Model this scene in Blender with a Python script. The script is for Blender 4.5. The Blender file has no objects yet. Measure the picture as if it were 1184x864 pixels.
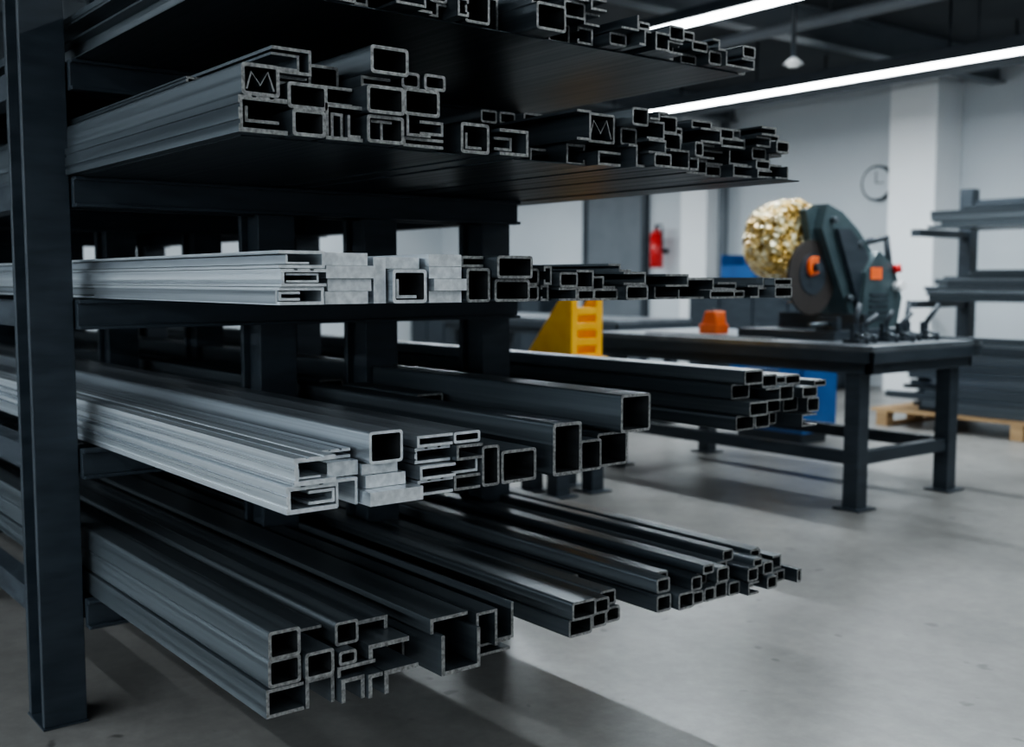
import bpy, math, random
from mathutils import Vector, Matrix

# ------------------------------------------------------------------ materials
def mat(name, col, col2=None, metal=0.0, rough=0.5, rough2=None, scale=(8,8,8), detail=4,
        bump=0.0, lo=0.35, hi=0.65, emis=None, estr=0.0, nscale=1.0, spec=0.5):
    m = bpy.data.materials.new(name); m.use_nodes = True
    nt = m.node_tree; b = nt.nodes['Principled BSDF']
    b.inputs['Base Color'].default_value = (*col, 1)
    b.inputs['Metallic'].default_value = metal
    b.inputs['Roughness'].default_value = rough
    b.inputs['Specular IOR Level'].default_value = spec
    if emis:
        b.inputs['Emission Color'].default_value = (*emis, 1)
        b.inputs['Emission Strength'].default_value = estr
        return m
    tc = nt.nodes.new('ShaderNodeTexCoord'); mp = nt.nodes.new('ShaderNodeMapping')
    mp.inputs['Scale'].default_value = scale
    nt.links.new(tc.outputs['Object'], mp.inputs['Vector'])
    n = nt.nodes.new('ShaderNodeTexNoise'); n.inputs['Detail'].default_value = detail
    n.inputs['Scale'].default_value = nscale
    nt.links.new(mp.outputs['Vector'], n.inputs['Vector'])
    r = nt.nodes.new('ShaderNodeMapRange')
    r.inputs['From Min'].default_value = lo; r.inputs['From Max'].default_value = hi
    nt.links.new(n.outputs['Fac'], r.inputs['Value'])
    if col2:
        mx = nt.nodes.new('ShaderNodeMix'); mx.data_type = 'RGBA'
        mx.inputs[6].default_value = (*col, 1); mx.inputs[7].default_value = (*col2, 1)
        nt.links.new(r.outputs['Result'], mx.inputs[0])
        nt.links.new(mx.outputs[2], b.inputs['Base Color'])
    if rough2 is not None:
        r2 = nt.nodes.new('ShaderNodeMapRange')
        r2.inputs['To Min'].default_value = rough; r2.inputs['To Max'].default_value = rough2
        nt.links.new(r.outputs['Result'], r2.inputs['Value'])
        nt.links.new(r2.outputs['Result'], b.inputs['Roughness'])
    if bump:
        bp = nt.nodes.new('ShaderNodeBump'); bp.inputs['Strength'].default_value = bump
        bp.inputs['Distance'].default_value = 0.002
        nt.links.new(n.outputs['Fac'], bp.inputs['Height'])
        nt.links.new(bp.outputs['Normal'], b.inputs['Normal'])
    return m

STEEL = mat('dark_steel', (.062,.077,.089), (.105,.124,.140), .6, .30, .44, (.5,60,60), 5)
STEEL2 = mat('black_steel', (.038,.048,.057), (.068,.081,.092), .55, .30, .44, (.5,55,55), 5)
STEELB = mat('grey_steel', (.092,.110,.124), (.155,.178,.196), .65, .30, .44, (.5,60,60), 5)
ALU = mat('brushed_aluminium', (.58,.63,.68), (.84,.89,.93), .8, .26, .40, (.25,95,95), 4)
ALUD = mat('dull_aluminium', (.30,.33,.36), (.48,.52,.56), .8, .28, .40, (.25,85,85), 4)
CUT = mat('cut_steel_edge', (.19,.19,.185), (.46,.455,.44), .3, .4, .55, (130,130,130), 3, lo=.35, hi=.68)
CUTA = mat('cut_aluminium_edge', (.66,.68,.69), (.88,.90,.91), .3, .4, .55, (60,60,60), 3)
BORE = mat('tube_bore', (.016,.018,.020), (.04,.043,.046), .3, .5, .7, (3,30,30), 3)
RACK = mat('rack_paint', (.024,.033,.043), (.038,.050,.063), .1, .36, .50, (6,6,30), 5)
WALLM = mat('white_wall_paint', (.57,.61,.645), (.64,.68,.71), 0, .7, .8, (.6,.6,.6), 3)
CEILM = mat('dark_ceiling', (.020,.025,.030), (.034,.040,.047), 0, .7, .85, (1,1,1), 3)
COLM = mat('white_column_paint', (.86,.88,.90), (.89,.91,.92), 0, .6, .7, (2,2,2), 3)
GLOW = mat('led_tube_or_fill_glow', (1,1,1), emis=(.92,.97,1.0), estr=20)
YEL = mat('yellow_paint', (.88,.44,.015), (.94,.52,.03), 0, .4, .5, (9,9,9), 3)
BLUE = mat('blue_paint', (.008,.060,.20), (.012,.085,.26), 0, .4, .5, (5,5,5), 3)
ORANGE = mat('orange_paint', (.85,.14,.03), (.95,.20,.05), 0, .4, .5, (5,5,5), 3)
RED = mat('red_paint', (.55,.02,.02), (.65,.03,.03), 0, .3, .4, (5,5,5), 3)
TEAL = mat('saw_green_grey_paint', (.050,.076,.085), (.068,.100,.110), .15, .30, .42, (8,8,8), 3)
DOORM = mat('grey_door_paint', (.12,.14,.16), (.15,.17,.19), 0, .5, .6, (3,3,3), 3)
WOOD = mat('pallet_wood', (.32,.20,.10), (.48,.32,.17), 0, .7, .8, (2,20,20), 5)
TOPM = mat('bench_top_steel', (.13,.145,.16), (.22,.24,.26), .6, .28, .42, (6,6,6), 5)
WHITE = mat('white_plastic', (.8,.8,.8), (.85,.85,.85), 0, .4, .5)
DISC = mat('abrasive_disc', (.022,.019,.018), (.045,.036,.032), 0, .6, .7, (60,60,60), 3)
def floormat():
    m = bpy.data.materials.new('worn_concrete'); m.use_nodes = True
    nt = m.node_tree; b = nt.nodes['Principled BSDF']; L=nt.links.new
    tc = nt.nodes.new('ShaderNodeTexCoord')
    def noise(sc,det,ro=.6):
        n=nt.nodes.new('ShaderNodeTexNoise'); n.inputs['Scale'].default_value=sc; n.inputs['Detail'].default_value=det
        n.inputs['Roughness'].default_value=ro; L(tc.outputs['Object'],n.inputs['Vector']); return n
    def ramp(n,a,ca,b2,cb):
        r=nt.nodes.new('ShaderNodeValToRGB'); e=r.color_ramp.elements
        e[0].position=a; e[0].color=(*ca,1); e[1].position=b2; e[1].color=(*cb,1); L(n.outputs['Fac'],r.inputs[0]); return r
    big=ramp(noise(.9,6),.3,(.150,.145,.138),.7,(.275,.267,.255))
    fine=ramp(noise(14,9,.7),.3,(.76,.76,.76),.7,(1.10,1.10,1.10))
    spots=ramp(noise(9,2,.5),.26,(.5,.5,.5),.30,(1,1,1))
    m1=nt.nodes.new('ShaderNodeMix'); m1.data_type='RGBA'; m1.blend_type='MULTIPLY'; m1.inputs[0].default_value=1
    L(big.outputs[0],m1.inputs[6]); L(fine.outputs[0],m1.inputs[7])
    m2=nt.nodes.new('ShaderNodeMix'); m2.data_type='RGBA'; m2.blend_type='MULTIPLY'; m2.inputs[0].default_value=1
    L(m1.outputs[2],m2.inputs[6]); L(spots.outputs[0],m2.inputs[7])
    L(m2.outputs[2],b.inputs['Base Color'])
    rr=nt.nodes.new('ShaderNodeMapRange'); rr.inputs['To Min'].default_value=.22; rr.inputs['To Max'].default_value=.44
    L(noise(2.5,7).outputs['Fac'],rr.inputs['Value']); L(rr.outputs['Result'],b.inputs['Roughness'])
    bp=nt.nodes.new('ShaderNodeBump'); bp.inputs['Strength'].default_value=.12; bp.inputs['Distance'].default_value=.003
    L(noise(30,6).outputs['Fac'],bp.inputs['Height']); L(bp.outputs[0],b.inputs['Normal'])
    return m
FLOORM=floormat()
def goldmat():
    m = bpy.data.materials.new('gold_spangled_guard'); m.use_nodes = True
    nt = m.node_tree; b = nt.nodes['Principled BSDF']
    tc = nt.nodes.new('ShaderNodeTexCoord'); v = nt.nodes.new('ShaderNodeTexVoronoi')
    v.inputs['Scale'].default_value = 30
    nt.links.new(tc.outputs['Object'], v.inputs['Vector'])
    sep = nt.nodes.new('ShaderNodeSeparateColor'); nt.links.new(v.outputs['Color'], sep.inputs[0])
    cr = nt.nodes.new('ShaderNodeValToRGB'); e = cr.color_ramp.elements
    e[0].position = 0; e[0].color = (.30,.17,.03,1)
    e[1].position = .95; e[1].color = (1,.92,.62,1)
    e2 = cr.color_ramp.elements.new(.5); e2.color = (.93,.63,.19,1)
    nt.links.new(sep.outputs[0], cr.inputs[0]); nt.links.new(cr.outputs[0], b.inputs['Base Color'])
    b.inputs['Metallic'].default_value = .4; b.inputs['Roughness'].default_value = .24
    bp = nt.nodes.new('ShaderNodeBump'); bp.inputs['Distance'].default_value = .05
    nt.links.new(v.outputs['Distance'], bp.inputs['Height']); nt.links.new(bp.outputs[0], b.inputs['Normal'])
    return m
GOLD = goldmat()

# ------------------------------------------------------------------ mesh builder
class MB:
    def __init__(s, name):
        s.name=name; s.v=[]; s.f=[]; s.m=[]; s.mats=[]; s.smooth=[]
    def mi(s, m):
        if m not in s.mats: s.mats.append(m)
        return s.mats.index(m)
    def face(s, idx, m, sm=False):
        s.f.append(tuple(idx)); s.m.append(s.mi(m)); s.smooth.append(sm)
    def box(s, x0,x1,y0,y1,z0,z1,m):
        b=len(s.v)
        for x in (x0,x1):
            for y in (y0,y1):
                for z in (z0,z1): s.v.append((x,y,z))
        for q in ((0,1,3,2),(4,6,7,5),(0,4,5,1),(2,3,7,6),(0,2,6,4),(1,5,7,3)):
            s.face([b+i for i in q], m)
    def prism(s, poly, a, b_, m, mend=None, hole=None, mhole=None, axis='X', sm=False):
        def P(p,t):
            if axis=='X': return (t,p[0],p[1])
            if axis=='Y': return (p[0],t,p[1])
            return (p[0],p[1],t)
        mend = mend or m
        n=len(poly); b=len(s.v)
        for p in poly: s.v.append(P(p,a))
        for p in poly: s.v.append(P(p,b_))
        for i in range(n):
            j=(i+1)%n; s.face((b+i,b+j,b+n+j,b+n+i), m, sm)
        if hole:
            h=len(s.v)
            for p in hole: s.v.append(P(p,a))
            for p in hole: s.v.append(P(p,b_))
            for i in range(n):
                j=(i+1)%n
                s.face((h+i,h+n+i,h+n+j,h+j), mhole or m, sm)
                s.face((b+i,h+i,h+j,b+j), mend)
                s.face((b+n+i,b+n+j,h+n+j,h+n+i), mend)
        else:
            s.face([b+i for i in range(n)][::-1], mend)
            s.face([b+n+i for i in range(n)], mend)
    def cyl(s, p0, p1, r, m, n=20, r2=None, sm=True, cap=True):
        p0=Vector(p0); p1=Vector(p1); d=(p1-p0).normalized()
        u=d.orthogonal().normalized(); w=d.cross(u); r2=r if r2 is None else r2
        b=len(s.v)
        for i in range(n):
            a=2*math.pi*i/n; o=u*math.cos(a)+w*math.sin(a)
            s.v.append(tuple(p0+o*r))
        for i in range(n):
            a=2*math.pi*i/n; o=u*math.cos(a)+w*math.sin(a)
            s.v.append(tuple(p1+o*r2))
        for i in range(n):
            j=(i+1)%n; s.face((b+i,b+j,b+n+j,b+n+i), m, sm)
        if cap:
            s.face([b+i for i in range(n)][::-1], m); s.face([b+n+i for i in range(n)], m)
    def build(s, bevel=0, parent=None):
        me=bpy.data.meshes.new(s.name)
        xs=[v[0] for v in s.v]; ys=[v[1] for v in s.v]; zs=[v[2] for v in s.v]
        c=Vector(((min(xs)+max(xs))/2,(min(ys)+max(ys))/2,min(zs)))
        me.from_pydata([tuple(Vector(v)-c) for v in s.v],[],s.f)
        for m in s.mats: me.materials.append(m)
        for p,mi,sm in zip(me.polygons,s.m,s.smooth): p.material_index=mi; p.use_smooth=sm
        me.update()
        o=bpy.data.objects.new(s.name,me); o.location=c
        bpy.context.collection.objects.link(o)
        if bevel:
            bv=o.modifiers.new('bevel','BEVEL'); bv.width=bevel; bv.segments=2; bv.limit_method='ANGLE'
            bv.angle_limit=math.radians(50)
        return o

# ------------------------------------------------------------------ profile sections (y,z)
def rrect(y,z,w,h,r,n=3):
    pts=[]
    for cy,cz,a0 in ((y+w-r,z+h-r,0),(y+r,z+h-r,90),(y+r,z+r,180),(y+w-r,z+r,270)):
        for i in range(n+1):
            a=math.radians(a0+90*i/n); pts.append((cy+r*math.cos(a),cz+r*math.sin(a)))
    return pts
def flip(pts,y,z,w,h,fy,fz):
    if fy: pts=[(2*y+w-p[0],p[1]) for p in pts][::-1]
    if fz: pts=[(p[0],2*z+h-p[1]) for p in pts][::-1]
    return pts
def strip(path,t):
    L=[];R=[]
    for i,p in enumerate(path):
        a=Vector(path[max(i-1,0)]); b=Vector(path[min(i+1,len(path)-1)])
        d=(b-a).normalized(); n=Vector((-d.y,d.x))*t/2
        L.append((p[0]+n.x,p[1]+n.y)); R.append((p[0]-n.x,p[1]-n.y))
    return R+L[::-1]
def section(kind,y,z,w,h,t):
    if kind=='C':
        return [(y,z),(y+w,z),(y+w,z+t),(y+t,z+t),(y+t,z+h-t),(y+w,z+h-t),(y+w,z+h),(y,z+h)]
    if kind=='U':
        return [(y,z),(y+t,z),(y+t,z+h-t),(y+w-t,z+h-t),(y+w-t,z),(y+w,z),(y+w,z+h),(y,z+h)]
    if kind=='LC':
        l=h*.28
        return [(y,z),(y+w,z),(y+w,z+l),(y+w-t,z+l),(y+w-t,z+t),(y+t,z+t),(y+t,z+h-t),(y+w-t,z+h-t),(y+w-t,z+h-l),(y+w,z+h-l),(y+w,z+h),(y,z+h)]
    if kind=='L':
        return [(y,z),(y+w,z),(y+w,z+t),(y+t,z+t),(y+t,z+h),(y,z+h)]
    if kind=='Z':
        m=y+w/2
        return [(y,z),(m+t/2,z),(m+t/2,z+h-t),(y+w,z+h-t),(y+w,z+h),(m-t/2,z+h),(m-t/2,z+t),(y,z+t)]
    if kind=='T':
        m=y+w/2
        return [(m-t/2,z),(m+t/2,z),(m+t/2,z+h-t),(y+w,z+h-t),(y+w,z+h),(y,z+h),(y,z+h-t),(m-t/2,z+h-t)]
    if kind=='S':
        return [(y,z),(y+w,z),(y+w,z+h),(y,z+h)]
    if kind=='G':
        e=.003
        return [(y,z),(y+w,z),(y+w,z+t),(y+t,z+t),(y+t,z+h-t),(y+w,z+h-t),(y+w,z+h),
                (y+w*.72,z+h),(y+w*.72,z+h-e),(y+w*.64,z+h-e),(y+w*.64,z+h),
                (y+w*.36,z+h),(y+w*.36,z+h-e),(y+w*.28,z+h-e),(y+w*.28,z+h),
                (y,z+h),(y,z+h*.78),(y+e,z+h*.78),(y+e,z+h*.66),(y,z+h*.66),(y,z+h*.34),(y+e,z+h*.34),(y+e,z+h*.22),(y,z+h*.22)]

POST_Y=(.822,1.47,1.83,2.29); POST_X=(-3.07,-4.44,-6.3); PW=.062
XBACK=-7.4
def segs(y0,y1,xe,xb):
    out=[]; cur=xe
    for px in POST_X:
        if any(y1>py-PW and y0<py+PW for py in POST_Y):
            if px-.075>xb:
                out.append((px+.077,cur)); cur=px-.077
    out.append((xb,cur)); return out
def bar(mb,kind,y,z,w,h,xe=-1.92,t=.0062,m=None,fy=0,fz=0,cut=None,xb=None,M=False):
    m=m or STEEL; cut=cut or (CUTA if m in (ALU,ALUD) else CUT); xb=xb or XBACK
    g=.0004; y+=g; w-=2*g; z+=g; h-=g
    for a,b in segs(y,y+w,xe,xb):
        if kind=='O':
            r=min(.007,.2*min(w,h))
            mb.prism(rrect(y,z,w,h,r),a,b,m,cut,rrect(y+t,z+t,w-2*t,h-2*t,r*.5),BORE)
        else:
            mb.prism(flip(section(kind,y,z,w,h,t),y,z,w,h,fy,fz),a,b,m,cut)
    if M:
        yy=y+t; ww=w-2*t; zz=z+t; hh=h-2*t
        mb.prism(strip([(yy+.004,zz+.1*hh),(yy+.22*ww,zz+.8*hh),(yy+.5*ww,zz+.3*hh),(yy+.75*ww,zz+.85*hh),(yy+ww-.004,zz+.1*hh)],.004),xe-1.0,xe-.002,m,cut)
def cluster(mb,y0,y1,zb,ht,xe,seed,wr=(.045,.065),hr=(.028,.048),mats=None,jit=.04,kinds='OOOCLCDZ',t=.0055,xb=None):
    R=random.Random(seed); y=y0; mats=mats or [STEEL,STEEL,STEEL2,STEELB]
    while y<y1-.02:
        w=min(R.uniform(*wr),y1-y)
        top=ht(( y-y0)/(y1-y0)) if callable(ht) else ht
        top*=R.uniform(.8,1.05); z=zb
        while z-zb<top-.016:
            h=min(R.uniform(*hr),max(.02,top-(z-zb)))
            k=R.choice(kinds); k={'D':'LC'}.get(k,k)
            bar(mb,k,y,z,w,h,xe+R.uniform(-jit,jit),t,R.choice(mats),fy=R.random()<.5,fz=(k in 'LU' and R.random()<.3),xb=xb)
            z+=h
        y+=w

# ------------------------------------------------------------------ rack
LV=[1.775,1.475,1.154,.756,.347]
rack=MB('steel_storage_rack')
def ibeam_post(mb,x,y,z1,wy=.118,wx=.14,rec=.02):
    mb.box(x-wx/2,x-wx/2+.022,y-wy/2,y+wy/2,.006,z1,RACK)
    mb.box(x+wx/2-.022,x+wx/2,y-wy/2,y+wy/2,.006,z1,RACK)
    mb.box(x-wx/2+.022,x+wx/2-.022,y-wy/2+rec,y+wy/2-.005,.006,z1,RACK)
    mb.box(x-wx/2-.004,x+wx/2+.004,y-wy/2-.004,y+wy/2+.004,0,.006,RACK)
for px in POST_X:
    for py in POST_Y:
        if py==.822: ibeam_post(rack,px,py,2.6,.112,.15,.035)
        else: ibeam_post(rack,px,py,2.6)
    for lz in LV:
        ye=2.95 if lz==.756 else 2.36
        rack.box(px+.078,px+.10,.88,ye,lz-.082,lz-.003,RACK)
        rack.box(px+.10,px+.118,.88,ye,lz-.082,lz-.072,RACK)
        rack.box(px+.10,px+.118,.88,ye,lz-.013,lz-.003,RACK)
        rack.box(px-.03,px+.0,.84,2.29,lz-.082,lz-.003,RACK)
for py in (POST_Y[0],POST_Y[-1]):
    for lz in LV:
        rack.box(POST_X[1]+.07,POST_X[0]-.07,py-.03,py+.03,lz-.08,lz-.01,RACK)
        rack.box(POST_X[2]+.07,POST_X[1]-.07,py-.03,py+.03,lz-.08,lz-.01,RACK)
rack.build(bevel=.002)

# ------------------------------------------------------------------ level 1 (upper)
b=MB('steel_profile_stack'); Z=LV[1]
b.box(XBACK,-1.96,.89,1.40,Z-.0028,Z,STEEL2)
b.box(XBACK,-1.955,1.54,1.76,Z-.0028,Z,STEEL2)
X=-1.92
bar(b,'G',.868,Z,.100,.068,X,t=.0085,fy=0); bar(b,'L',.885,Z+.020,.07,.030,X-.01,t=.006)
bar(b,'O',.875,Z+.068,.078,.060,X,t=.007,M=True)
bar(b,'O',.972,Z,.072,.052,X+.01,t=.007)
bar(b,'O',.968,Z+.053,.086,.050,X,t=.007)
bar(b,'G',.890,Z+.1285,.058,.018,X-.30,t=.005)
bar(b,'LC',.956,Z+.104,.080,.018,X-.05)
bar(b,'C',.952,Z+.122,.084,.050,X-.03,fy=1); bar(b,'C',.955,Z+.130,.06,.032,X-.04,fy=1,t=.005)
bar(b,'C',1.048,Z,.084,.070,X,fz=0,t=.007); bar(b,'U',1.065,Z+.0065,.028,.048,X-.01,t=.006); bar(b,'L',1.097,Z+.0065,.03,.045,X,t=.006)
bar(b,'C',1.06,Z+.071,.066,.038,X-.03); bar(b,'O',1.06,Z+.11,.07,.05,X-.09)
bar(b,'O',1.135,Z,.088,.056,X+.01,t=.007); bar(b,'T',1.15,Z+.0075,.05,.04,X,t=.006)
bar(b,'O',1.130,Z+.057,.088,.056,X+.02,t=.007)
bar(b,'C',1.14,Z+.114,.07,.022,X-.02)
bar(b,'O',1.145,Z+.137,.090,.056,X+.01,t=.007)
bar(b,'C',1.226,Z,.10,.020,X); bar(b,'L',1.228,Z+.020,.06,.043,X+.01); bar(b,'C',1.27,Z+.027,.06,.03,X-.005,fy=1)
bar(b,'O',1.228,Z+.064,.090,.056,X,t=.007)
bar(b,'O',1.236,Z+.121,.046,.034,X-.02); bar(b,'O',1.285,Z+.121,.055,.034,X-.01)
bar(b,'O',1.385,Z,.078,.066,X-.02,t=.007); bar(b,'L',1.40,Z+.01,.045,.035,X-.025)
bar(b,'C',1.475,Z,.082,.058,X,fy=1,t=.007); bar(b,'C',1.475,Z+.012,.05,.03,X-.02,fy=1)
bar(b,'O',1.39,Z+.067,.05,.03,X-.35)
cluster(b,1.60,1.70,Z,.05,X-.15,3)
bar(b,'LC',1.72,Z,.06,.05,X-.06,t=.006); bar(b,'C',1.785,Z,.075,.034,X-.02,t=.006)
bar(b,'C',1.70,Z+.051,.045,.07,X,t=.006,fy=1)
bar(b,'O',1.75,Z+.051,.09,.070,X-.02,t=.006,M=True)
cluster(b,1.86,2.08,Z,lambda s:.15-.03*s,X+.01,11,(.045,.07),(.03,.055))
cluster(b,1.66,1.86,Z+.122,.034,X-.30,14,(.05,.07),(.03,.036),kinds='O')
cluster(b,2.10,2.46,Z,lambda s:.14,X-.02,12,(.06,.10),(.022,.045),kinds='OCLC')
b.box(XBACK,-1.90,2.36,2.50,Z-.0028,Z,STEEL2)
b.build()

# ------------------------------------------------------------------ level 0 (top)
b=MB('steel_profile_stack'); Z=LV[0]; X=-2.0
b.box(XBACK,-2.04,.89,2.40,Z-.0028,Z,STEEL2)
cluster(b,.90,1.36,Z,.12,X,21,(.06,.085),(.035,.06))
cluster(b,1.36,1.44,Z,.09,X,22,(.035,.05),(.03,.045))
bar(b,'O',1.455,Z,.07,.075,X-.02); bar(b,'U',1.54,Z,.07,.09,X-.1)
bar(b,'O',1.62,Z,.09,.062,X+.03); bar(b,'C',1.63,Z+.063,.06,.03,X)
cluster(b,1.73,1.85,Z,.11,X-.02,23,(.05,.07),(.03,.05))
cluster(b,1.87,1.97,Z,.07,X+.03,24); cluster(b,2.0,2.16,Z,.075,X,25); cluster(b,2.18,2.45,Z,.065,X-.02,26,(.04,.07),(.025,.04))
b.build()

# ------------------------------------------------------------------ level 2
b=MB('aluminium_profile_stack'); Z=LV[2]; X=-1.90
bar(b,'C',.934,Z,.095,.034,X,t=.006,m=ALU,fy=1); bar(b,'G',.936,Z+.035,.096,.034,X+.005,t=.006,m=ALU)
bar(b,'C',.934,Z+.070,.098,.034,X,t=.006,m=ALU,fy=1)
bar(b,'C',.9345,Z+.008,.045,.018,X-.004,t=.005,m=ALUD); bar(b,'C',.95,Z+.043,.07,.018,X-.004,t=.004,m=ALUD,fy=1)
bar(b,'L',.95,Z+.078,.05,.018,X-.004,t=.004,m=ALUD)
b.prism([(.931,Z+.003),(.9344,Z+.003),(.9344,Z+.028),(.931,Z+.028)],-2.99,X-.01,ALUD,CUTA)
R=random.Random(4)
for i,(y0,w) in enumerate(((1.036,.098),(1.045,.10),(1.036,.112),(1.036,.10))):
    bar(b,'S',y0,Z+.0255*i,w,.0252,X+R.uniform(-.02,.02),m=ALU)
bar(b,'S',1.152,Z,.03,.094,X-.02,m=ALU); bar(b,'O',1.185,Z,.084,.07,X,m=ALUD,t=.007); bar(b,'L',1.20,Z+.01,.05,.04,X-.01,m=ALUD)
bar(b,'S',1.185,Z+.071,.085,.024,X-.03,m=ALU)
for i in range(4):
    bar(b,'S',1.275+R.uniform(0,.006),Z+.0255*i,.084,.0252,X+R.uniform(-.015,.015),m=ALU)
b.build()
b=MB('steel_profile_stack'); X=-1.9
bar(b,'O',1.37,Z,.064,.074,X); bar(b,'O',1.437,Z+.051,.10,.05,X+.02); bar(b,'O',1.445,Z,.10,.05,X)
bar(b,'C',1.37,Z+.075,.06,.025,X-.02)
cluster(b,1.55,1.62,Z,.09,X,31); cluster(b,1.63,1.94,Z,.088,X,32,(.055,.08),(.025,.045)); cluster(b,1.96,2.46,Z,.066,X-.02,33,(.06,.10),(.02,.034))
b.build()

# ------------------------------------------------------------------ level 3
b=MB('aluminium_profile_stack'); Z=LV[3]; X=-1.87
bar(b,'G',.926,Z,.110,.054,X,t=.009,m=ALU); bar(b,'C',.975,Z+.013,.058,.028,X-.005,t=.006,m=ALU,fy=1)
bar(b,'G',.938,Z+.055,.090,.054,X+.01,t=.009,m=ALU); bar(b,'L',.95,Z+.066,.05,.02,X,t=.004,m=ALU)
bar(b,'U',1.037,Z,.05,.055,X-.01,t=.006,m=ALU); bar(b,'S',1.030,Z+.056,.07,.03,X-.03,m=ALU); bar(b,'G',1.030,Z+.087,.07,.02,X-.06,m=ALUD)
bar(b,'S',1.092,Z,.125,.028,X+.03,m=ALU); bar(b,'S',1.105,Z+.0285,.095,.026,X-.01,m=ALU); bar(b,'S',1.102,Z+.055,.085,.022,X-.02,m=ALUD)
bar(b,'O',1.108,Z+.078,.080,.066,X,t=.006,m=ALUD)
for i,(h,x_) in enumerate(((.034,0),(.030,.01),(.034,-.01),(.026,.0))):
    zz=Z+(0,.035,.066,.101)[i]
    bar(b,'GCGC'[i],1.222,zz,.09,h-.001,X+x_,t=.006,m=ALUD)
    bar(b,'CLCO'[i],1.314,zz,.07,h-.001,X-x_,t=.006,m=ALUD if i%2 else STEELB,fy=i%2)
b.build()
b=MB('steel_profile_stack')
bar(b,'O',1.388,Z,.048,.09,X,m=STEELB); bar(b,'O',1.44,Z,.10,.074,X,t=.007,m=STEELB)
bar(b,'O',1.588,Z,.088,.122,X,t=.008); bar(b,'O',1.680,Z,.068,.074,X-.01); 
bar(b,'O',1.752,Z,.10,.082,X-.03); bar(b,'O',1.79,Z+.083,.10,.092,X+.01,t=.007)
bar(b,'O',1.68,Z+.075,.09,.05,X-.7,m=STEEL)
bar(b,'O',1.90,Z,.09,.06,X-.25); bar(b,'C',1.90,Z+.061,.09,.06,X-.3)
cluster(b,2.0,2.16,Z,.11,-2.6,43,(.05,.08),(.03,.05))
cluster(b,2.20,2.46,Z,.10,-2.9,45,(.05,.08),(.03,.05))
for i,(h,x_) in enumerate(((.046,.0),(.044,.05),(.046,-.02),(.044,.03))):
    bar(b,'O',2.50,Z+(0,.047,.092,.139)[i],.085,h,-2.11+x_,t=.006,m=(STEEL,STEELB,STEEL,STEELB)[i])
cluster(b,2.59,2.88,Z,lambda s:.19-.05*s,-2.10,44,(.06,.085),(.035,.05),kinds='OOOC',jit=.05)
b.build()

# ------------------------------------------------------------------ level 4 (bottom)
b=MB('steel_profile_stack'); Z=LV[4]; X=-1.92
bar(b,'C',.900,Z,.082,.058,X,t=.007,m=STEELB); bar(b,'O',.905,Z+.059,.072,.058,X,t=.007,m=STEELB); bar(b,'O',.902,Z+.118,.070,.058,X+.01,t=.007,m=STEELB)
bar(b,'U',.985,Z,.066,.06,X,t=.008); bar(b,'O',.980,Z+.061,.066,.056,X+.01,t=.007); bar(b,'L',.98,Z+.118,.07,.03,X-.05,m=STEELB,fz=1)
bar(b,'U',1.055,Z,.055,.05,X+.02,fy=1,t=.009); bar(b,'L',1.052,Z+.051,.09,.022,X+.01,fz=1,t=.008); bar(b,'O',1.056,Z+.074,.042,.03,X+.01)
bar(b,'O',1.064,Z+.105,.056,.05,X-.02,m=STEELB)
bar(b,'L',1.112,Z,.035,.05,X+.03,fz=1,t=.009); bar(b,'L',1.15,Z,.085,.05,X+.03,fz=1,t=.010); bar(b,'L',1.125,Z+.074,.10,.03,X+.01,fz=1,t=.010,m=STEELB); bar(b,'L',1.125,Z+.105,.09,.03,X-.06,fz=1,fy=1,t=.009)
bar(b,'U',1.30,Z,.105,.09,X+.02,fz=1,t=.009); bar(b,'L',1.285,Z+.091,.10,.034,X,fz=1,t=.008,m=STEELB)
bar(b,'U',1.408,Z+.03,.06,.085,X,t=.007,fy=1); bar(b,'C',1.408,Z,.12,.029,X-.03); bar(b,'L',1.47,Z+.03,.06,.085,X-.02,fy=1,t=.007)
bar(b,'O',1.245,Z,.05,.06,X-.12)
bar(b,'O',1.545,Z,.06,.05,X-.45); bar(b,'O',1.61,Z,.05,.05,X-.3)
bar(b,'O',1.682,Z,.076,.046,X); bar(b,'O',1.675,Z+.047,.078,.046,X+.02,m=STEELB)
bar(b,'O',1.775,Z,.05,.04,X-.02); bar(b,'O',1.765,Z+.041,.05,.04,X); bar(b,'O',1.83,Z,.05,.04,X-.03); bar(b,'O',1.82,Z+.041,.055,.04,X-.04,m=STEELB)
bar(b,'O',1.93,Z,.05,.045,X-.3); bar(b,'O',1.99,Z,.055,.045,X-.01); bar(b,'O',2.05,Z,.06,.045,X+.01); bar(b,'O',2.0,Z+.046,.05,.04,X-.02,m=STEELB); bar(b,'O',2.055,Z+.046,.05,.035,X-.08)
cluster(b,2.115,2.30,Z,.095,X-.02,51,(.040,.052),(.034,.046),kinds='O',jit=.03)
cluster(b,2.30,2.53,Z,lambda s:.12-.06*s,X-.02,53,(.038,.05),(.03,.042),kinds='OOOC',jit=.06)
b.build()

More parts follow.
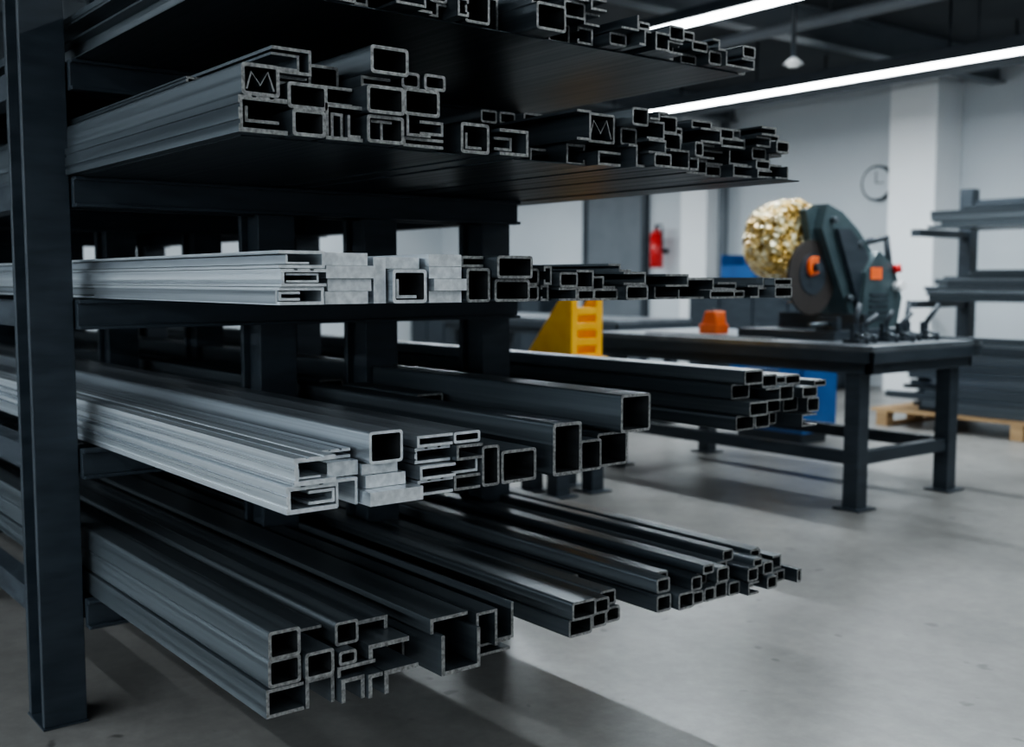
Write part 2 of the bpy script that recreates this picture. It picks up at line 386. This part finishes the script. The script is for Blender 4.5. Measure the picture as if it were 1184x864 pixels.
# ------------------------------------------------------------------ room
YF=-6.0
def plane(name,x0,x1,y0,y1,z0,z1,m):
    q=MB(name); q.box(x0,x1,y0,y1,z0,z1,m); return q.build()
plane('floor',-16,4.5,YF,11,-.1,0,FLOORM)
plane('ceiling',-16,4.5,YF,11,3.5,3.6,CEILM)
plane('wall_back',-16,4.5,11,11.15,0,3.5,WALLM)
plane('wall_left',-16.15,-16,YF,11,0,3.5,WALLM)
plane('wall_right',4.5,4.65,YF,11,0,3.5,WALLM)
plane('wall_front',-16,4.5,YF-.15,YF,0,3.5,WALLM)
for i,x in enumerate((-13,-9.4,-5.9,-2.4,1.4)):
    q=MB('ceiling_beam'); q.box(x-.08,x+.08,YF,11,3.22,3.24,DOORM); q.box(x-.012,x+.012,YF,11,3.24,3.48,DOORM); q.box(x-.08,x+.08,YF,11,3.48,3.5,DOORM); q.build()
for y,z in ((6.9,3.12),(9.6,3.15)):
    q=MB('ceiling_pipe'); q.cyl((-16,y,z),(4.5,y,z),.045,DOORM,16); 
    for x in range(-15,4,2): q.cyl((x,y,z),(x,y,3.5),.01,CEILM,8)
    q.build()
def column(x,y,w):
    q=MB('concrete_column'); q.box(x-w/2,x+w/2,y,10.998,0,3.5,COLM); q.build(bevel=.01)
column(-6.55,10.5,.55); column(-9.8,10.7,.45)
q=MB('door_1'); q.box(-12.1,-10.95,10.93,10.995,0,2.42,DOORM)
q.box(-12.17,-12.1,10.90,10.995,0,2.5,RACK); q.box(-10.95,-10.88,10.90,10.995,0,2.5,RACK); q.box(-12.17,-10.88,10.90,10.995,2.42,2.5,RACK)
q.box(-11.1,-11.07,10.86,10.93,1.0,1.15,STEELB); q.build()
q=MB('drain_pipe'); q.cyl((-9.42,10.85,0),(-9.42,10.85,3.5),.06,DOORM); q.build()
def locker(x0,x1,y0,y1,h,m=RACK):
    q=MB('storage_locker'); q.box(x0,x1,y0,y1,0.05,h,m); n=max(1,int((x1-x0)/.45))
    for i in range(n):
        a=x0+(x1-x0)*i/n; q.box(a+.02,a+(x1-x0)/n-.02,y0-.02,y0,.1,h-.04,m); q.box(a+.06,a+.08,y0-.04,y0-.02,h*.5,h*.5+.12,STEELB)
    q.box(x0+.03,x1-.03,y0+.03,y1-.03,0,.05,m); q.build()
locker(-15.9,-12.4,10.3,10.95,1.15); locker(-9.2,-7.2,10.0,10.6,1.15)

# ------------------------------------------------------------------ visible light tubes and added unseen fill lights
def tube_or_fill(x0,x1,y,z=2.93,power=60):
    q=MB('led_tube_or_fill')
    q.box(x0,x1,y-.05,y+.05,z+.02,z+.09,RACK); q.box(x0,x1,y-.028,y+.028,z-.01,z+.02,GLOW)
    n=3
    for i in range(n):
        x=x0+(x1-x0)*(i+.5)/n; q.cyl((x,y,z+.09),(x,y,3.5),.006,RACK,8)
    o=q.build()
    l=bpy.data.lights.new('led_or_fill_lamp','AREA'); l.shape='RECTANGLE'; l.size=x1-x0; l.size_y=.08; l.energy=power; l.color=(.85,.945,1.0)
    lo=bpy.data.objects.new('led_or_fill_lamp',l); bpy.context.collection.objects.link(lo)
    lo.parent=o; lo.location=Vector(((x0+x1)/2,y,z-.02))-o.location
tube_or_fill(-8.4,-1.0,5.6,power=185)
tube_or_fill(-8.6,-.6,8.25,power=200)
tube_or_fill(-15,-10,8.25,power=120)  # added light out of view, brightens the far left wall
tube_or_fill(-15,-10,4.0,power=120)  # second added light out of view for the far left end
tube_or_fill(-4.0,2.5,2.9,power=42)  # added unseen fill, gives highlights on the bar tops
tube_or_fill(-6.5,3.5,-1.6,power=60)  # added unseen fill for aluminium tops, bar sides and cut ends
tube_or_fill(-8.5,3.5,-4.9,z=2.5,power=700)  # added unseen fill behind camera, hung low to reach bar sides under shelves
q=MB('cable_tray'); q.box(-16,4.5,8.42,8.62,3.02,3.10,RACK); 
for x in range(-15,4,2): q.cyl((x,8.52,3.1),(x,8.52,3.5),.01,RACK,8)
q.build()
q=MB('pendant_sensor'); q.cyl((-5.04,6.53,2.80),(-5.04,6.53,3.5),.018,RACK,10); q.cyl((-5.04,6.53,2.75),(-5.04,6.53,2.80),.075,WHITE,24,r2=.02); q.cyl((-5.04,6.53,2.73),(-5.04,6.53,2.75),.04,WHITE,20); q.build()

# ------------------------------------------------------------------ workbench
def bench(x0,x1,y0,y1,zt,name='workbench',stretch=.27):
    q=MB(name)
    q.box(x0,x1,y0,y1,zt-.03,zt,TOPM)
    q.box(x0+.04,x1-.04,y0+.04,y0+.07,zt-.15,zt-.03,RACK); q.box(x0+.04,x1-.04,y1-.07,y1-.04,zt-.15,zt-.03,RACK)
    q.box(x0+.04,x0+.07,y0+.04,y1-.04,zt-.15,zt-.03,RACK); q.box(x1-.07,x1-.04,y0+.04,y1-.04,zt-.15,zt-.03,RACK)
    q.box(x0,x1,y0,y0+.02,zt-.09,zt-.03,RACK); q.box(x1-.02,x1,y0,y1,zt-.09,zt-.03,RACK)
    for lx in (x0+.15,x1-.15):
        for ly in (y0+.1,y1-.1):
            q.box(lx-.045,lx+.045,ly-.045,ly+.045,.012,zt-.03,RACK)
            q.box(lx-.08,lx+.08,ly-.08,ly+.08,0,.012,RACK)
        q.box(lx-.03,lx+.03,y0+.1,y1-.1,stretch-.035,stretch+.035,RACK)
    q.box(x0+.15,x1-.15,y0+.08,y0+.13,stretch-.035,stretch+.035,RACK); q.box(x0+.15,x1-.15,y1-.13,y1-.08,stretch-.035,stretch+.035,RACK)
    return q.build(bevel=.003)
bench(-5.3,-3.2,4.83,5.9,.87)
bench(-9.2,-6.6,6.3,7.2,.87)
bench(-4.95,-4.42,3.82,4.28,.76,stretch=.2)

# ------------------------------------------------------------------ chop saw
s=MB('abrasive_chop_saw')
zt=.8705
s.box(-4.3,-3.62,5.1,5.8,zt,zt+.05,RACK)
def circ(cy,cz,r,a0=0,a1=360,n=40):
    return [(cy+r*math.cos(math.radians(a0+(a1-a0)*i/n)),cz+r*math.sin(math.radians(a0+(a1-a0)*i/n))) for i in range(n+(0 if a1-a0==360 else 1))]
rings=[]; Rr=random.Random(8); NR=44
prof=[(-4.26,.13),(-4.25,.18),(-4.22,.215),(-4.18,.235),(-4.13,.248),(-4.08,.255),(-4.03,.252),(-3.99,.245),(-3.96,.225),(-3.955,.10)]
base=len(s.v)
for x,r in prof:
    for i in range(NR):
        a=2*math.pi*i/NR; rr=r+Rr.uniform(-.011,.011); yy=5.25+rr*math.cos(a); zz=1.42+rr*(1.0 if math.sin(a)>0 else .92)*math.sin(a)
        s.v.append((x+Rr.uniform(-.006,.006),yy,zz))
for k in range(len(prof)-1):
    for i in range(NR):
        j=(i+1)%NR; s.face((base+k*NR+i,base+k*NR+j,base+(k+1)*NR+j,base+(k+1)*NR+i),GOLD)
s.face([base+i for i in range(NR)][::-1],GOLD); s.face([base+(len(prof)-1)*NR+i for i in range(NR)],GOLD)
s.prism(circ(5.28,1.37,.25,20,110,20)+[(5.26,1.38),(5.42,1.28)],-3.945,-3.90,TEAL)
s.prism([(5.42,1.22),(5.55,1.0),(5.85,.95),(6.0,1.05),(5.93,1.20),(5.78,1.36),(5.62,1.50),(5.46,1.60),(5.32,1.64),(5.27,1.5)],-3.97,-3.84,TEAL)
s.prism([(5.50,1.26),(5.60,1.05),(5.80,1.0),(5.84,1.12),(5.66,1.38),(5.50,1.50),(5.38,1.50)],-3.84,-3.81,RACK)
s.prism([(5.58,.92),(5.95,.92),(6.0,1.1),(5.9,1.30),(5.74,1.38),(5.62,1.25)],-4.12,-3.78,TEAL)
s.cyl((-4.15,5.78,1.18),(-4.45,5.78,1.18),.12,TEAL,28)
for k in range(5): s.box(-3.78,-3.772,5.66,5.84,.97+.035*k,.985+.035*k,RACK)
for cy,cz in ((5.36,1.55),(5.60,1.42),(5.52,1.10),(5.90,1.08)): s.cyl((-3.84,cy,cz),(-3.80,cy,cz),.018,STEELB,12)
s.cyl((-3.90,5.25,1.22),(-3.885,5.25,1.22),.215,DISC,48)
s.cyl((-3.885,5.25,1.24),(-3.88,5.25,1.24),.12,RACK,36)
s.cyl((-3.885,5.25,1.28),(-3.865,5.25,1.28),.045,ORANGE,28); s.cyl((-3.865,5.25,1.28),(-3.83,5.25,1.28),.024,RACK,16)
s.prism(circ(5.25,1.28,.062,60,240,14)+circ(5.25,1.28,.045,60,240,14)[::-1],-3.879,-3.86,ORANGE)
s.box(-3.81,-3.772,5.66,5.77,1.21,1.28,ORANGE)
s.cyl((-3.9,5.7,1.42),(-3.9,6.00,1.47),.020,RACK,14); s.cyl((-3.9,6.00,1.47),(-3.9,6.04,1.28),.020,RACK,14)
s.cyl((-3.78,5.90,1.27),(-3.74,5.92,1.28),.025,RED,14); s.cyl((-3.78,5.92,1.17),(-3.72,5.92,1.17),.03,WHITE,14)
s.box(-4.25,-3.65,5.42,5.46,zt+.05,zt+.14,RACK); s.box(-3.78,-3.64,5.15,5.19,zt+.05,zt+.13,RACK)
s.cyl((-3.70,5.17,zt+.09),(-3.70,4.98,zt+.09),.012,STEELB,12)
s.build()

c=MB('toggle_clamp_set'); R=random.Random(9)
for i in range(6):
    x=-3.45+R.uniform(-.03,.06); y=5.02+.13*i; 
    c.box(x-.05,x+.05,y-.03,y+.03,zt,zt+.02,RACK)
    c.box(x-.012,x+.012,y-.025,y+.025,zt+.02,zt+.10,RACK)
    c.cyl((x,y,zt+.08),(x+R.uniform(-.05,.08),y+R.uniform(.03,.12),zt+R.uniform(.14,.22)),.014,RACK,10)
    c.cyl((x,y,zt+.05),(x+.10,y-.03,zt+.03),.01,STEELB,10)
    c.cyl((x+.10,y-.03,zt+.045),(x+.10,y-.03,zt),.012,RACK,10)
c.build()
q=MB('flat_steel_bar'); q.box(-3.55,-2.66,5.80,5.86,zt,zt+.012,STEELB); q.build()
q=MB('flat_steel_bar'); q.box(-4.9,-3.9,4.92,4.97,zt,zt+.01,STEELB); q.build()
q=MB('orange_fixture_block'); q.box(-4.70,-4.56,5.2,5.32,zt,zt+.06,ORANGE); q.prism([(-4.69,zt+.06),(-4.57,zt+.06),(-4.58,zt+.14),(-4.66,zt+.14)],5.21,5.31,ORANGE,axis='Y'); q.cyl((-4.63,5.26,zt+.14),(-4.63,5.26,zt+.155),.015,RACK,12); q.build(bevel=.004)

y_=MB('yellow_angle_bracket'); z0=.7605
y_.box(-4.86,-4.45,3.92,4.18,z0,z0+.02,YEL)
zz=z0+.02; H=.34
y_.box(-4.50,-4.475,3.93,3.975,zz,zz+H,YEL); y_.box(-4.50,-4.475,4.115,4.16,zz,zz+H,YEL); 
for i in range(5):
    a=zz+H*i/4; y_.box(-4.50,-4.475,3.975,4.115,a-(.02 if i else 0),a+(.02 if i<4 else 0),YEL)
for yy in (3.93,4.14):
    y_.prism([(-4.85,zz),(-4.50,zz),(-4.50,zz+H),(-4.56,zz+H),(-4.85,zz+.02)],yy,yy+.02,YEL,axis='Y')
y_.build(bevel=.003)

q=MB('blue_tool_cabinet'); q.box(-5.6,-4.9,6.55,6.95,.08,.60,BLUE)
for i in range(3): q.box(-5.58,-4.92,6.53,6.55,.10+.165*i,.245+.165*i,BLUE); q.box(-5.4,-5.1,6.50,6.53,.20+.165*i,.215+.165*i,RACK)
q.box(-5.55,-4.95,6.6,6.9,0,.08,RACK); q.build(bevel=.006)
def bin_(x,y,z,w=.22,d=.3,h=.13,m=YEL,name='yellow_parts_bin'):
    q=MB(name); q.box(x,x+w,y,y+d,z,z+.01,m); q.box(x,x+.012,y,y+d,z+.01,z+h,m); q.box(x+w-.012,x+w,y,y+d,z+.01,z+h,m)
    q.box(x+.012,x+w-.012,y,y+.012,z+.01,z+h*.65,m); q.box(x+.012,x+w-.012,y+d-.012,y+d,z+.01,z+h,m); q.build()
bin_(-5.45,6.6,.601,h=.10)
bin_(-8.75,10.05,1.151,.50,.4,.36,BLUE,'blue_storage_crate')
q=MB('fire_extinguisher'); ex,ey,ez=-10.55,10.80,1.38
q.cyl((ex,ey,ez),(ex,ey,ez+.45),.09,RED,24); q.cyl((ex,ey,ez+.45),(ex,ey,ez+.52),.09,RED,24,r2=.03); q.cyl((ex,ey,ez+.52),(ex,ey,ez+.58),.025,RACK,14)
q.box(ex-.02,ex+.1,ey-.015,ey+.015,ez+.57,ez+.59,RACK); q.cyl((ex+.1,ey,ez+.55),(ex+.12,ey,ez+.2),.012,RACK,10); q.box(ex-.03,ex+.03,ey+.08,10.995,ez+.2,ez+.26,RACK); q.build()
q=MB('wall_gauge'); q.cyl((-7.25,10.995,2.3),(-7.25,10.93,2.3),.20,RACK,32); q.cyl((-7.25,10.93,2.3),(-7.25,10.92,2.3),.175,WALLM,32)
q.box(-7.255,-7.245,10.912,10.92,2.3,2.43,RACK); q.box(-7.25,-7.15,10.912,10.92,2.295,2.305,RACK); q.build()

# ------------------------------------------------------------------ cantilever rack at right
c=MB('cantilever_rack')
for x in (-5.25,-3.3,-1.4):
    c.box(x-.06,x+.06,9.3,9.42,0,2.02,RACK); c.box(x-.06,x+.06,9.1,9.6,0,.09,RACK)
    for z in (1.03,1.64): c.box(x-.04,x+.04,8.5,9.3,z-.06,z,RACK)
c.box(-5.25,-1.4,9.34,9.38,.3,.36,RACK); c.box(-5.25,-1.4,9.34,9.38,1.85,1.92,RACK)
c.build(bevel=.003)
def far_stack(name,z,h,seed,x0=-5.0,y0=8.5,y1=9.2,n=.2):
    b=MB(name); R=random.Random(seed); y=y0
    while y<y1:
        w=R.uniform(.06,.11); zz=z; H=h*R.uniform(.6,1)
        while zz<z+H:
            hh=R.uniform(.03,.055); xa=x0+R.uniform(-n,n); xb=-.9+R.uniform(-.2,.2); k=R.random(); mm=R.choice([STEEL,STEEL2,STEELB])
            if k<.6: b.prism(rrect(y,zz+.001,w-.004,hh-.001,.006),xa,xb,mm,CUT,rrect(y+.005,zz+.006,w-.014,hh-.011,.003),BORE)
            else: b.prism(section('C',y,zz+.001,w-.004,hh-.001,.006),xa,xb,mm,CUT)
            zz+=hh
        y+=w
    b.build()
far_stack('steel_bar_stack',1.03,.24,62); far_stack('steel_bar_stack',1.64,.16,63)
p=MB('wooden_pallet')
for i in range(7): p.box(-5.3,-2.9,8.0+i*.15,8.12+i*.15,.12,.145,WOOD)
for x in (-5.25,-4.1,-3.0): 
    for y in (8.0,8.45,8.92): p.box(x,x+.1,y,y+.1,.02,.10,WOOD)
    p.box(x,x+.1,8.0,9.02,.10,.12,WOOD); p.box(x,x+.1,8.0,9.02,0,.02,WOOD)
p.build()
far_stack('steel_bar_stack',.146,.62,64,-4.95,8.05,8.9,.3)

# ------------------------------------------------------------------ world + camera
w=bpy.data.worlds.new('World'); bpy.context.scene.world=w; w.use_nodes=True
w.node_tree.nodes['Background'].inputs[0].default_value=(.5,.6,.75,1); w.node_tree.nodes['Background'].inputs[1].default_value=.05
try:
    bpy.context.scene.view_settings.look='AgX - Medium High Contrast'
except Exception: pass
cd=bpy.data.cameras.new('camera'); co=bpy.data.objects.new('camera',cd); bpy.context.collection.objects.link(co)
co.location=(0,0,1.2); d=Vector((-.786*.9964,.618*.9964,-.0844)); co.rotation_euler=d.to_track_quat('-Z','Y').to_euler()
cd.sensor_width=36; cd.lens=38.4; cd.dof.use_dof=True; cd.dof.focus_distance=2.3; cd.dof.aperture_fstop=2.8; cd.clip_start=.05
bpy.context.scene.camera=co
